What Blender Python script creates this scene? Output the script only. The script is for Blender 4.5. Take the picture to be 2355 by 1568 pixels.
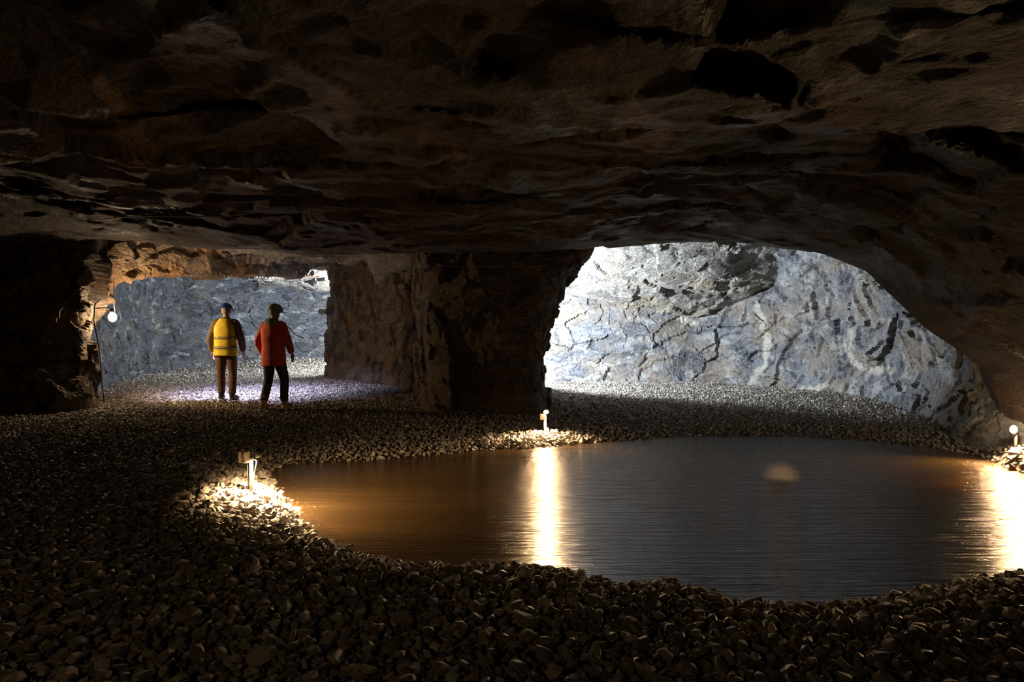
import bpy, bmesh, math, random
import numpy as np
from mathutils import Vector, Matrix, noise as mnoise
random.seed(7)
for o in list(bpy.data.objects): bpy.data.objects.remove(o)
SC = bpy.context.scene
COL = SC.collection

# ------------------------------------------------------------------ camera, world, exposure
F = 1570.0; CX, CY = 1177.5, 784.0; CAMZ = 1.5; PITCH = math.atan(47/F)
cam_d = bpy.data.cameras.new('camera'); cam_d.sensor_width = 36; cam_d.lens = 24
cam_d.clip_start = .05; cam_d.clip_end = 200
cam = bpy.data.objects.new('camera', cam_d); COL.objects.link(cam)
cam.location = (0, 0, CAMZ); cam.rotation_euler = (math.pi/2 - PITCH, 0, 0)
SC.camera = cam
w = bpy.data.worlds.new('world'); SC.world = w; w.use_nodes = True
w.node_tree.nodes['Background'].inputs[0].default_value = (0, 0, 0, 1)
w.node_tree.nodes['Background'].inputs[1].default_value = 0
SC.view_settings.view_transform = 'Standard'; SC.view_settings.look = 'None'
SC.view_settings.gamma = 1; SC.view_settings.use_curve_mapping = False
SC.view_settings.exposure = 0.0
SC.cycles.use_denoising = True
SC.cycles.max_bounces = 8; SC.cycles.diffuse_bounces = 5; SC.cycles.glossy_bounces = 4
SC.cycles.transparent_max_bounces = 12
SC.cycles.sample_clamp_indirect = 6.0
SC.cycles.caustics_reflective = False; SC.cycles.caustics_refractive = False

WARM = (1.0, .62, .29)
WHITE = (.87, .94, 1.0)

def light(name, kind, loc, power, col, radius=.04, aim=None, size=None, blend=.3, parent=None):
    d = bpy.data.lights.new(name, kind); d.energy = power; d.color = col
    if kind == 'AREA': d.size = radius
    else: d.shadow_soft_size = radius
    o = bpy.data.objects.new(name, d); COL.objects.link(o); o.location = loc
    if kind == 'SPOT': d.spot_size = size; d.spot_blend = blend
    if aim is not None: o.rotation_euler = Vector(aim).to_track_quat('-Z', 'Y').to_euler()
    return o

# white work lamps hidden behind the central pillar, an added warm fill behind the viewer
L_WALL = (-6.96, 11.9, 1.56); L_LEFT = (-2.13, 5.78, .33); L_MID = (.46, 9.36, .19); L_RIGHT = (5.72, 7.75, .26)
light('white_lamp_right_chamber', 'SPOT', (-.1, 14.3, 1.55), 2500, WHITE, .08, (.76, .5, .40), math.radians(162), .3)
light('white_lamp_left_chamber', 'POINT', (-4.35, 19.9, 1.95), 1900, WHITE, .08)
light('wall_lamp_light', 'SPOT', L_WALL, 360, WARM, .10, (.66, .72, .08), math.radians(165), .4)
light('left_post_light', 'SPOT', L_LEFT, 330, WARM, .03, (.24, .12, -.96), math.radians(164), .5)
light('middle_post_light', 'SPOT', (L_MID[0], L_MID[1]-.05, L_MID[2]), 190, WARM, .03, (0, -.5, -.87), math.radians(150), .35)
light('right_post_light', 'SPOT', L_RIGHT, 520, WARM, .055, (-.5, -.6, -.62), math.radians(160), .5)
light('foreground_fill_light', 'SPOT', (-2.6, -1.9, 2.5), 42, WARM, .12, (.25, 1, -.72), math.radians(90), 1.0)  # fill added to brighten the near gravel, stands for no known lamp
light('helmet_lamp_light', 'SPOT', (-5.27, 13.0, 1.68), 1700, (.62, .62, 1.0), .03, (.02, .62, -1.65), math.radians(115), 1.0)
light('second_helmet_lamp_light', 'SPOT', (-4.0, 11.75, 1.6), 420, (.45, .55, 1.0), .03, (-.34, 1.0, .0), math.radians(34), 1.0)

# ------------------------------------------------------------------ helpers
def at(px, py, y):
    """pixel + distance ahead -> point"""
    dx = (px-CX)/F; dz = -(py-CY)/F
    c, s = math.cos(PITCH), math.sin(PITCH)
    fy = c + s*dz; fz = -s + c*dz
    return Vector((dx/fy*y, y, CAMZ + fz/fy*y))
def onz(px, py, z):
    p = at(px, py, 1.0); k = (z-CAMZ)/(p.z-CAMZ)
    return Vector((p.x*k, k, z))

def tag(o, label=None, cat=None, group=None, kind=None):
    if label: o['label'] = label
    if cat: o['category'] = cat
    if group: o['group'] = group
    if kind: o['kind'] = kind
    return o
def link(name, me, mat=None, parent=None, loc=None):
    o = bpy.data.objects.new(name, me); COL.objects.link(o)
    if mat and not me.materials: me.materials.append(mat)
    if parent: o.parent = parent
    if loc is not None: o.location = loc
    return o
def empty(name, loc=(0, 0, 0), rz=0):
    o = bpy.data.objects.new(name, None); COL.objects.link(o); o.location = loc; o.rotation_euler = (0, 0, rz)
    o.empty_display_size = .1
    return o
def bmobj(name, bm, mat, parent=None, loc=None, smooth=False):
    me = bpy.data.meshes.new(name); bm.normal_update(); bm.to_mesh(me); bm.free()
    if smooth: me.polygons.foreach_set('use_smooth', [True]*len(me.polygons))
    return link(name, me, mat, parent, loc)

# ---- vectorised noise
def _h(ix, iy, iz, s):
    ix = ix.astype(np.int64); iy = iy.astype(np.int64); iz = iz.astype(np.int64)
    n = (ix*73856093 ^ iy*19349663 ^ iz*83492791 ^ (s*2654435761)) & 0xffffffff
    n = ((n ^ (n >> 16))*0x45d9f3b) & 0xffffffff
    n = ((n ^ (n >> 16))*0x45d9f3b) & 0xffffffff
    return ((n ^ (n >> 16)) & 0xffffff)/float(0x1000000)
def vnoise(P, s=0):
    f = np.floor(P); t = P-f; t = t*t*(3-2*t); r = 0
    for a in (0, 1):
        for b in (0, 1):
            for c in (0, 1):
                wgt = (t[..., 0] if a else 1-t[..., 0])*(t[..., 1] if b else 1-t[..., 1])*(t[..., 2] if c else 1-t[..., 2])
                r = r + wgt*_h(f[..., 0]+a, f[..., 1]+b, f[..., 2]+c, s)
    return r*2-1
def fbm(P, o=4, s=0, g=.5):
    r = 0; a = 1; n = 0
    for i in range(o):
        r = r+a*vnoise(P*2.03**i+i*17.3, s+i); n += a; a *= g
    return r/n
def facets(P, s=0, tilt=1.2):
    """broken-rock relief: every cell is a tilted flat plane of its own"""
    f = np.floor(P); best = np.full(P.shape[:-1], 9.); val = np.zeros(P.shape[:-1])
    for a in (-1, 0, 1):
        for b in (-1, 0, 1):
            for c in (-1, 0, 1):
                gx, gy, gz = f[..., 0]+a, f[..., 1]+b, f[..., 2]+c
                qx = gx+_h(gx, gy, gz, s+1)-P[..., 0]; qy = gy+_h(gx, gy, gz, s+2)-P[..., 1]; qz = gz+_h(gx, gy, gz, s+3)-P[..., 2]
                d = qx*qx+qy*qy+qz*qz
                v = (_h(gx, gy, gz, s+4)*2-1) + tilt*(qx*(_h(gx, gy, gz, s+5)-.5)+qy*(_h(gx, gy, gz, s+6)-.5)+qz*(_h(gx, gy, gz, s+7)-.5))*2
                m = d < best
                best = np.where(m, d, best); val = np.where(m, v, val)
    return val
def rot3(ax, ay, az):
    return np.array((Matrix.Rotation(ax, 3, 'X') @ Matrix.Rotation(ay, 3, 'Y') @ Matrix.Rotation(az, 3, 'Z')))
def rock(P, scale=1.0, amp=1.0, strata=(0, 0, 0), flat=2.2, seed=0, fine=True, big=1.0):
    Q = P @ rot3(*strata).T
    Q = Q + .22*np.stack([fbm(P*1.3+5, 3, seed+50), fbm(P*1.3+25, 3, seed+51), fbm(P*1.3+45, 3, seed+52)], -1)
    Q = Q*np.array([1, 1, flat])*scale
    d = .11*big*facets(Q*.9, seed) + .055*(.4+.6*big)*facets(Q*2.1+9, seed+10) + .05*fbm(P*1.1, 4, seed+30)
    if fine: d = d + .026*facets(Q*5.2+3, seed+20)*(.6+.6*vnoise(P*1.7, seed+3)) + .012*fbm(P*9, 3, seed+40)
    return d*amp

def grid_mesh(name, P, mat, disp=None, taper=None, attr=None, smooth=False, flip=False, blur=0):
    """P[nu,nv,3] control surface, pushed out along its normal by disp"""
    du = np.gradient(P, axis=0); dv = np.gradient(P, axis=1)
    N = np.cross(du, dv); N /= np.linalg.norm(N, axis=-1, keepdims=True)+1e-9
    if flip: N = -N
    if disp is not None:
        D = disp(P)
        for _ in range(blur):
            E = np.pad(D, 1, mode='edge'); D = (E[:-2, 1:-1]+E[2:, 1:-1]+E[1:-1, :-2]+E[1:-1, 2:]+2*D)/6
        if taper is not None: D = D*taper
        P = P+N*D[..., None]
    nu, nv = P.shape[:2]
    idx = np.arange(nu*nv).reshape(nu, nv)
    q = np.stack([idx[:-1, :-1], idx[1:, :-1], idx[1:, 1:], idx[:-1, 1:]], -1).reshape(-1, 4)
    if flip: q = q[:, ::-1]
    me = raw_mesh(name, P.reshape(-1, 3), q, smooth)
    if attr is not None:
        a = me.attributes.new('vein', 'FLOAT', 'POINT'); a.data.foreach_set('value', attr(P.reshape(-1, 3)).astype(np.float32))
    return link(name, me, mat)
def raw_mesh(name, V, Fq, smooth=False):
    me = bpy.data.meshes.new(name); k = Fq.shape[1]
    me.vertices.add(len(V)); me.vertices.foreach_set('co', np.ascontiguousarray(V, dtype=np.float32).ravel())
    me.loops.add(len(Fq)*k); me.loops.foreach_set('vertex_index', np.ascontiguousarray(Fq, dtype=np.int32).ravel())
    me.polygons.add(len(Fq)); me.polygons.foreach_set('loop_start', np.arange(0, len(Fq)*k, k, dtype=np.int32))
    me.polygons.foreach_set('loop_total', np.full(len(Fq), k, dtype=np.int32))
    me.polygons.foreach_set('use_smooth', np.full(len(Fq), smooth))
    me.update(calc_edges=True); return me
def resample(pts, step):
    pts = np.array(pts, float); seg = np.linalg.norm(np.diff(pts[:, :2], axis=0), axis=1); s = np.r_[0, np.cumsum(seg)]
    n = int(s[-1]/step)+1; t = np.linspace(0, s[-1], n)
    out = np.stack([np.interp(t, s, pts[:, i]) for i in range(pts.shape[1])], -1)
    k = max(1, int(.35/step)); ker = np.hanning(2*k+3)[1:-1]; ker /= ker.sum()
    pad = len(ker)//2
    for i in range(out.shape[1]):
        out[:, i] = np.convolve(np.pad(out[:, i], pad, mode='reflect', reflect_type='odd'), ker, 'valid')
    return out
def wall(name, path, mat, z0=-.5, z1=3.4, step=.035, lean=None, disp=None, attr=None, flip=False):
    R = resample(path, step); nz = int((z1-z0)/step)
    zz = np.linspace(z0, z1, nz)
    P = np.zeros((len(R), nz, 3))
    P[..., 0] = R[:, None, 0]; P[..., 1] = R[:, None, 1]; P[..., 2] = zz[None]
    if lean is not None:
        ox, oy = lean(P, R); P[..., 0] += ox; P[..., 1] += oy
    return grid_mesh(name, P, mat, disp, attr=attr, flip=flip)

# ------------------------------------------------------------------ materials
def mat(name):
    m = bpy.data.materials.new(name); m.use_nodes = True
    nt = m.node_tree; return m, nt, nt.nodes['Principled BSDF']
def nd(nt, t, **kw):
    n = nt.nodes.new(t)
    for k, v in kw.items():
        if k in ('ins',):
            for a, b in v.items(): n.inputs[a].default_value = b
        else: setattr(n, k, v)
    return n
def ramp(nt, src, stops):
    r = nd(nt, 'ShaderNodeValToRGB'); e = r.color_ramp.elements
    while len(e) < len(stops): e.new(.5)
    for k, (p, c) in enumerate(stops):
        e[k].position = p; e[k].color = (*c, 1) if len(c) == 3 else c
    nt.links.new(src, r.inputs[0]); return r.outputs[0]
def rock_mat(name, base, rust, pale, rust_amt=.5, pale_amt=.62, rough=.75, wet=.35, bump=.6, vein=False, tex=1.0):
    m, nt, b = mat(name); L = nt.links.new
    geo = nd(nt, 'ShaderNodeNewGeometry')
    pos = nd(nt, 'ShaderNodeMapping', ins={'Scale': (tex, tex, tex*1.8)}); L(geo.outputs['Position'], pos.inputs[0])
    n1 = nd(nt, 'ShaderNodeTexNoise', ins={'Scale': 1.1, 'Detail': 7, 'Roughness': .6, 'Distortion': .2}); L(pos.outputs[0], n1.inputs['Vector'])
    n2 = nd(nt, 'ShaderNodeTexNoise', ins={'Scale': 2.6, 'Detail': 9, 'Roughness': .68, 'Distortion': .25}); L(pos.outputs[0], n2.inputs['Vector'])
    n3 = nd(nt, 'ShaderNodeTexNoise', ins={'Scale': 14, 'Detail': 8, 'Roughness': .7}); L(pos.outputs[0], n3.inputs['Vector'])
    vo = nd(nt, 'ShaderNodeTexVoronoi', feature='F1', ins={'Scale': 3.2, 'Randomness': 1}); 
    wv = nd(nt, 'ShaderNodeVectorMath', operation='MULTIPLY_ADD'); L(n2.outputs['Color'], wv.inputs[0]); wv.inputs[1].default_value = (.28, .28, .28); L(pos.outputs[0], wv.inputs[2])
    L(wv.outputs[0], vo.inputs['Vector'])
    dark = tuple(c*.42 for c in base)
    c1 = ramp(nt, n3.outputs['Fac'], [(.3, dark), (.55, base), (.75, tuple(min(1, c*1.5) for c in base))])
    def mixc(fac, a, bcol):
        mx = nd(nt, 'ShaderNodeMix', data_type='RGBA'); L(fac, mx.inputs[0]); L(a, mx.inputs[6])
        if isinstance(bcol, tuple): mx.inputs[7].default_value = (*bcol, 1)
        else: L(bcol, mx.inputs[7])
        return mx.outputs[2]
    cellv = nd(nt, 'ShaderNodeSeparateColor'); L(vo.outputs['Color'], cellv.inputs[0])
    cv = nd(nt, 'ShaderNodeMapRange', ins={'To Min': .55, 'To Max': 1.35}); L(cellv.outputs[0], cv.inputs[0])
    mul = nd(nt, 'ShaderNodeVectorMath', operation='SCALE'); L(c1, mul.inputs[0]); L(cv.outputs[0], mul.inputs['Scale'])
    r1 = ramp(nt, n1.outputs['Fac'], [(rust_amt-.06, (0, 0, 0)), (rust_amt+.1, (1, 1, 1))])
    c = mixc(r1, mul.outputs[0], rust)
    r2 = ramp(nt, n2.outputs['Fac'], [(pale_amt-.03, (0, 0, 0)), (pale_amt+.05, (.85, .85, .85))])
    c = mixc(r2, c, pale)
    if vein:
        at_ = nd(nt, 'ShaderNodeAttribute', attribute_name='vein'); c = mixc(at_.outputs['Fac'], c, (.52, .50, .44) if vein is True else vein)
    L(c, b.inputs['Base Color'])
    rr = ramp(nt, n1.outputs['Fac'], [(wet-.03, (.28,)*3), (wet+.14, (rough,)*3)]); L(rr, b.inputs['Roughness'])
    # bump: crack lines + grain
    vc = nd(nt, 'ShaderNodeTexVoronoi', feature='DISTANCE_TO_EDGE', ins={'Scale': 5.5}); L(wv.outputs[0], vc.inputs['Vector'])
    cr = nd(nt, 'ShaderNodeMapRange', ins={'From Max': .09}); L(vc.outputs['Distance'], cr.inputs[0])
    v2 = nd(nt, 'ShaderNodeTexVoronoi', feature='F1', ins={'Scale': 17}); L(wv.outputs[0], v2.inputs['Vector'])
    a1 = nd(nt, 'ShaderNodeMath', operation='MULTIPLY_ADD'); L(n3.outputs['Fac'], a1.inputs[0]); a1.inputs[1].default_value = 1.1; 
    a2 = nd(nt, 'ShaderNodeMath', operation='MULTIPLY_ADD'); L(cr.outputs[0], a2.inputs[0]); a2.inputs[1].default_value = .45; L(v2.outputs['Distance'], a2.inputs[2])
    L(a2.outputs[0], a1.inputs[2])
    bp = nd(nt, 'ShaderNodeBump', ins={'Strength': bump, 'Distance': .035}); L(a1.outputs[0], bp.inputs['Height']); L(bp.outputs[0], b.inputs['Normal'])
    return m
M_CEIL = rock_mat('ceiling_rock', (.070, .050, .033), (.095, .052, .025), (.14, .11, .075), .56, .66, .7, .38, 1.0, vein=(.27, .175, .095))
M_BROWN = rock_mat('brown_rock', (.27, .22, .17), (.36, .22, .12), (.46, .38, .29), .52, .64, .8, .3, .7)
M_MID = rock_mat('dark_brown_rock', (.14, .112, .09), (.17, .105, .06), (.24, .20, .15), .56, .64, .8, .3, .8)
M_GREY = rock_mat('grey_rock', (.095, .105, .125), (.13, .12, .105), (.34, .36, .37), .58, .59, .7, .42, .9, tex=.8)
M_PALE = rock_mat('pale_rock', (.18, .195, .225), (.25, .22, .185), (.36, .365, .36), .50, .55, .7, .40, .7, vein=True, tex=.75)
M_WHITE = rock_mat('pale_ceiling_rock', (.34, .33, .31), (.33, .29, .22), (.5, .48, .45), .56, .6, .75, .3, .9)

def stone_mat(name, per_object):
    m, nt, b = mat(name); L = nt.links.new
    if per_object: src = nd(nt, 'ShaderNodeObjectInfo').outputs['Random']
    else: src = nd(nt, 'ShaderNodeNewGeometry').outputs['Random Per Island']
    c = ramp(nt, src, [(0, (.13, .12, .11)), (.3, (.25, .23, .205)), (.55, (.23, .225, .22)), (.8, (.33, .29, .25)), (.95, (.44, .42, .39)), (1, (.60, .57, .52))])
    geo = nd(nt, 'ShaderNodeTexCoord'); n = nd(nt, 'ShaderNodeTexNoise', ins={'Scale': 30, 'Detail': 5}); L(geo.outputs['Object'], n.inputs['Vector'])
    mr = nd(nt, 'ShaderNodeMapRange', ins={'To Min': .7, 'To Max': 1.3}); L(n.outputs['Fac'], mr.inputs[0])
    v = nd(nt, 'ShaderNodeVectorMath', operation='SCALE'); L(c, v.inputs[0]); L(mr.outputs[0], v.inputs['Scale']); L(v.outputs[0], b.inputs['Base Color'])
    mm = nd(nt, 'ShaderNodeMapRange', ins={'To Min': .45, 'To Max': .85}); L(src, mm.inputs[0]); L(mm.outputs[0], b.inputs['Roughness'])
    bp = nd(nt, 'ShaderNodeBump', ins={'Strength': .4, 'Distance': .01}); L(n.outputs['Fac'], bp.inputs['Height']); L(bp.outputs[0], b.inputs['Normal'])
    return m
M_GRAVEL = stone_mat('gravel', False); M_STONE = stone_mat('stone', True)
def plain(name, col, rough=.6, metal=0, bump=0, scale=60, emit=None, strength=0):
    m, nt, b = mat(name); L = nt.links.new
    b.inputs['Roughness'].default_value = rough; b.inputs['Metallic'].default_value = metal
    n = nd(nt, 'ShaderNodeTexNoise', ins={'Scale': scale, 'Detail': 4}); tc = nd(nt, 'ShaderNodeTexCoord'); L(tc.outputs['Object'], n.inputs['Vector'])
    c = ramp(nt, n.outputs['Fac'], [(.3, tuple(x*.82 for x in col)), (.7, tuple(min(1, x*1.12) for x in col))]); L(c, b.inputs['Base Color'])
    if bump:
        bp = nd(nt, 'ShaderNodeBump', ins={'Strength': bump, 'Distance': .02}); L(n.outputs['Fac'], bp.inputs['Height']); L(bp.outputs[0], b.inputs['Normal'])
    if emit: b.inputs['Emission Color'].default_value = (*emit, 1); b.inputs['Emission Strength'].default_value = strength
    return m
M_SUB = plain('packed_dirt', (.10, .075, .055), .9, bump=.8, scale=40)
m, nt, b = mat('pool_floor'); L = nt.links.new; M_SUB = m; b.inputs['Roughness'].default_value = .9
geo = nd(nt, 'ShaderNodeNewGeometry'); sx = nd(nt, 'ShaderNodeSeparateXYZ'); L(geo.outputs['Position'], sx.inputs[0])
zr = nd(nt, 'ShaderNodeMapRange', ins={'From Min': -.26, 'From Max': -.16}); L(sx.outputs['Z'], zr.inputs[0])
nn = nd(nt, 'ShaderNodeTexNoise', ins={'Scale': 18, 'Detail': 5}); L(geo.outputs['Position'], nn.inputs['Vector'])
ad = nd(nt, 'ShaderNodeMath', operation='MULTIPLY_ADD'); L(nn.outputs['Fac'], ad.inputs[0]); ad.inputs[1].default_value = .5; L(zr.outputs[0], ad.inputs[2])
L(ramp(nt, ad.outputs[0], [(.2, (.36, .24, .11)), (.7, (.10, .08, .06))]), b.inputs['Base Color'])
M_BULB = plain('lamp_glass', (.9, .8, .6), .3, emit=(1, .70, .40), strength=260)
M_GLOBE = plain('wall_lamp_glass', (.9, .8, .6), .3, emit=(1, .70, .40), strength=430)
M_LED = plain('led_lens', (.9, .9, 1), .3, emit=(.85, .9, 1), strength=25)
M_PLAST = plain('grey_plastic', (.45, .40, .33), .5)
M_POST = plain('pale_post', (.62, .58, .50), .55)
M_DARKM = plain('dark_metal', (.05, .045, .04), .45, .3)
M_CABLE = plain('cable_sheath', (.25, .24, .22), .4)
M_SKIN = plain('skin', (.55, .30, .20), .55)
M_YEL = plain('yellow_vest_cloth', (.80, .62, .03), .7, bump=.5, scale=9)
M_BAND = plain('reflective_band', (.30, .26, .10), .4)
M_BRNJ = plain('brown_jacket_cloth', (.16, .11, .085), .85, bump=.6, scale=9)
M_BRNT = plain('brown_trouser_cloth', (.12, .065, .045), .85, bump=.6, scale=9)
M_RED = plain('red_jacket_cloth', (.95, .12, .045), .75, bump=.6, scale=9)
M_GRYT = plain('grey_trouser_cloth', (.07, .075, .08), .85, bump=.6, scale=9)
M_BLUE = plain('blue_helmet', (.03, .08, .34), .35)
M_GREYH = plain('grey_helmet', (.45, .47, .5), .4)
M_BOOT = plain('dark_boot', (.05, .035, .03), .6)
M_TAN = plain('tan_boot', (.55, .38, .22), .6)
M_HAIR = plain('grey_hair', (.38, .36, .34), .8, bump=.8, scale=50)
M_REDROCK = plain('reddish_rock', (.30, .14, .09), .7, bump=.5, scale=25)

# water: turbid brown, rippled
m, nt, b = mat('murky_water'); L = nt.links.new; M_WATER = m
b.inputs['Roughness'].default_value = .09; b.inputs['IOR'].default_value = 1.333
geo = nd(nt, 'ShaderNodeNewGeometry')
mp = nd(nt, 'ShaderNodeMapping', ins={'Scale': (.13, 2.4, 1)}); L(geo.outputs['Position'], mp.inputs[0])
n0 = nd(nt, 'ShaderNodeTexNoise', ins={'Scale': 1.2, 'Detail': 3}); L(mp.outputs[0], n0.inputs['Vector'])
L(ramp(nt, n0.outputs['Fac'], [(.3, (.08, .05, .018)), (.7, (.115, .073, .028))]), b.inputs['Base Color'])
n1 = nd(nt, 'ShaderNodeTexNoise', ins={'Scale': 9, 'Detail': 5, 'Roughness': .6, 'Distortion': .5}); L(mp.outputs[0], n1.inputs['Vector'])
n2 = nd(nt, 'ShaderNodeTexNoise', ins={'Scale': 38, 'Detail': 3, 'Roughness': .6}); L(mp.outputs[0], n2.inputs['Vector'])
ad = nd(nt, 'ShaderNodeMath', operation='MULTIPLY_ADD'); L(n2.outputs['Fac'], ad.inputs[0]); ad.inputs[1].default_value = .2; L(n1.outputs['Fac'], ad.inputs[2])
bp = nd(nt, 'ShaderNodeBump', ins={'Strength': 1.0, 'Distance': .028}); L(ad.outputs[0], bp.inputs['Height']); L(bp.outputs[0], b.inputs['Normal'])
tr = nd(nt, 'ShaderNodeBsdfTransparent', ins={'Color': (.85, .6, .32, 1)})
b.inputs['Specular IOR Level'].default_value = 0; b.inputs['Roughness'].default_value = 1
mx = nd(nt, 'ShaderNodeMixShader', ins={'Fac': .45}); L(b.outputs[0], mx.inputs[1]); L(tr.outputs[0], mx.inputs[2])
fr = nd(nt, 'ShaderNodeFresnel', ins={'IOR': 1.62}); L(bp.outputs[0], fr.inputs['Normal'])
gl = nd(nt, 'ShaderNodeBsdfGlossy', ins={'Roughness': .15}); L(bp.outputs[0], gl.inputs['Normal'])
m3 = nd(nt, 'ShaderNodeMixShader'); L(fr.outputs[0], m3.inputs[0]); L(mx.outputs[0], m3.inputs[1]); L(gl.outputs[0], m3.inputs[2])
L(m3.outputs[0], nt.nodes['Material Output'].inputs[0])

# ------------------------------------------------------------------ floor with the pool basin
WZ = -.15
far_px = [(618, 1092), (650, 1072), (700, 1063), (820, 1060), (960, 1050), (1100, 1036), (1180, 1031), (1250, 1028), (1320, 1020), (1400, 1013), (1550, 1004), (1700, 1002), (1850, 1004), (2000, 1013), (2120, 1026), (2220, 1040), (2290, 1054)]
near_px = [(2355, 1312), (2300, 1316), (2200, 1336), (2070, 1358), (1990, 1378), (1850, 1392), (1700, 1382), (1600, 1352), (1520, 1336), (1430, 1346), (1330, 1314), (1220, 1300), (1100, 1301), (950, 1295), (850, 1276), (770, 1250), (720, 1232), (665, 1170), (625, 1118)]
poly = [onz(x, y, WZ) for x, y in far_px] + [Vector((5.62, 7.45, 0)), Vector((5.5, 6.8, 0)), Vector((5.0, 5.7, 0)), Vector((4.3, 4.95, 0))] + [onz(x, y, -.11) for x, y in near_px]
POLY = np.array([(p.x, p.y) for p in poly])
def pool_sd(x, y):
    x = np.asarray(x, float); y = np.asarray(y, float)
    d = np.full(x.shape, 1e9); ins = np.zeros(x.shape, bool)
    A = POLY; B = np.roll(POLY, -1, 0)
    for (ax, ay), (bx, by) in zip(A, B):
        ex, ey = bx-ax, by-ay; t = np.clip(((x-ax)*ex+(y-ay)*ey)/(ex*ex+ey*ey), 0, 1)
        d = np.minimum(d, np.hypot(x-ax-t*ex, y-ay-t*ey))
        c = ((ay > y) != (by > y)) & (x < (bx-ax)*(y-ay)/(by-ay+1e-12)+ax); ins ^= c
    return np.where(ins, -d, d)
def sstep(a, b_, x):
    t = np.clip((x-a)/(b_-a), 0, 1); return t*t*(3-2*t)
def ground(x, y):
    x = np.asarray(x, float); y = np.asarray(y, float)
    s = pool_sd(x, y); so = np.maximum(s, 0)
    wid = .22+.35*sstep(6, 8.5, y)
    z = np.where(s > 0, WZ+.15*(1-np.exp(-so/wid)), WZ-.5*(1-np.exp(s/.7)))
    P = np.stack([x, y, x*0], -1)
    z = z+(.03*fbm(P*.8, 3, 5)+.018*fbm(P*3, 2, 8))*sstep(-.2, 1.0, s)
    z = z+.25*sstep(19.3, 23.5, y)*sstep(-1, -3, x)          # scree rising to the far left wall
    z = z+.07*np.exp(-((x+2.1)**2+(y-5.9)**2)/.25)*sstep(0, .3, s)
    z = z+.20*np.exp(-((x-5.95)**2/.16+(y-7.75)**2/.3))
    z = z+.12*sstep(.9, .2, np.abs(x-6.4)) * sstep(8.4, 9.5, y)*sstep(15, 13, y)
    return z
def axis(segs):
    out = []
    for a, b_, st in segs: out += list(np.arange(a, b_, st))
    return np.array(out)
gx = axis([(-14, -6, .09), (-6, 7.2, .05), (7.2, 8, .2)]); gy = axis([(-3, 2.2, .12), (2.2, 10, .04), (10, 25.6, .09)])
X, Y = np.meshgrid(gx, gy, indexing='ij'); Z = ground(X, Y)-.03
P = np.stack([X, Y, Z], -1)
tag(grid_mesh('floor', P, M_SUB, smooth=True), kind='structure')

# water surface
bm = bmesh.new()
vs = [bm.verts.new((x, y, 0)) for x, y in POLY]
cen = POLY.mean(0)
vs2 = [bm.verts.new((cen[0]+(x-cen[0])*1.05, cen[1]+(y-cen[1])*1.05, 0)) for x, y in POLY]
bm.faces.new(vs)
for i in range(len(vs)):
    j = (i+1) % len(vs); bm.faces.new([vs[i], vs2[i], vs2[j], vs[j]])
bmesh.ops.recalc_face_normals(bm, faces=bm.faces)
if sum(f.normal.z*f.calc_area() for f in bm.faces) < 0: bmesh.ops.reverse_faces(bm, faces=bm.faces)
wat = bmobj('pool_water', bm, M_WATER, loc=(0, 0, WZ))
tag(wat, 'murky brown pool of still water between the gravel banks', 'water')

# ------------------------------------------------------------------ rock shells
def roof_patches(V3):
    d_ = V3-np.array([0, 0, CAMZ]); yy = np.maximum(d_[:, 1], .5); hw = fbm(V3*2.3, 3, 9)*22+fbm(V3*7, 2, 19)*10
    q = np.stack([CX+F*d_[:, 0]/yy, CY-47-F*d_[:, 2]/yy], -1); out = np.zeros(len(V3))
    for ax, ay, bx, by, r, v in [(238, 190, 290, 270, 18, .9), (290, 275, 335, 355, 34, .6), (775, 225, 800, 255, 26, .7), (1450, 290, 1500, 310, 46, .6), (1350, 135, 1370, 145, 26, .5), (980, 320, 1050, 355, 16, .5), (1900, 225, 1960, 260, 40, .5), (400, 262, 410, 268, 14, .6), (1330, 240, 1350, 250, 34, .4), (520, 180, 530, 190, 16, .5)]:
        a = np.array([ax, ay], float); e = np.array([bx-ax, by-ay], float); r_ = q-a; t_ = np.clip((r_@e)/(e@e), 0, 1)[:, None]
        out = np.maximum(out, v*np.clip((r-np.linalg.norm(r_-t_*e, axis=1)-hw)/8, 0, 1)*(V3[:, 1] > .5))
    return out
# near roof: follows the lip seen against the two openings, then runs back over the viewer
lip = [(-900, 640, 10.2), (-300, 600, 10.8), (0, 590, 11.1), (100, 563, 11.2), (200, 546, 11.2), (300, 550, 11.3), (400, 564, 11.4), (600, 579, 11.3), (700, 588, 11.2), (950, 582, 11.0), (1310, 576, 10.8), (1400, 566, 10.6), (1600, 553, 10.1), (1750, 560, 9.8), (1880, 577, 9.4), (2000, 627, 9.1), (2120, 750, 8.8), (2200, 805, 8.6), (2262, 856, 8.4), (2300, 940, 8.3), (2340, 1060, 8.2), (2390, 1150, 8.1)]
LP = np.array([list(at(*p)) for p in lip]); LP[-1, 2] = -.4
R = LP; s = np.r_[0, np.cumsum(np.linalg.norm(np.diff(R, axis=0), axis=1))]
tt = np.linspace(0, s[-1], 620); R = np.stack([np.interp(tt, s, LP[:, i]) for i in range(3)], -1)
ker = np.hanning(17)[1:-1]; ker /= ker.sum()
R = np.stack([np.convolve(np.pad(R[:, i], 7, mode='reflect', reflect_type='odd'), ker, 'valid') for i in range(3)], -1)
vback = np.linspace(-.12, 0, 14)[:-1]; vfr = np.linspace(0, 1, 430)**1.0
V = np.r_[vback, vfr]
P = np.zeros((len(R), len(V), 3))
vp = np.clip(V, 0, 1); vb = np.clip(-V, 0, 1)/.12
ysp = 14.0*(1-(1-vp)**.85*1.0)           # metres forward of the lip, towards the viewer
side = sstep(3.6, 5.4, R[:, 0])
P[..., 0] = R[:, None, 0]+.55*side[:, None]*vp[None]**.7 
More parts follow.
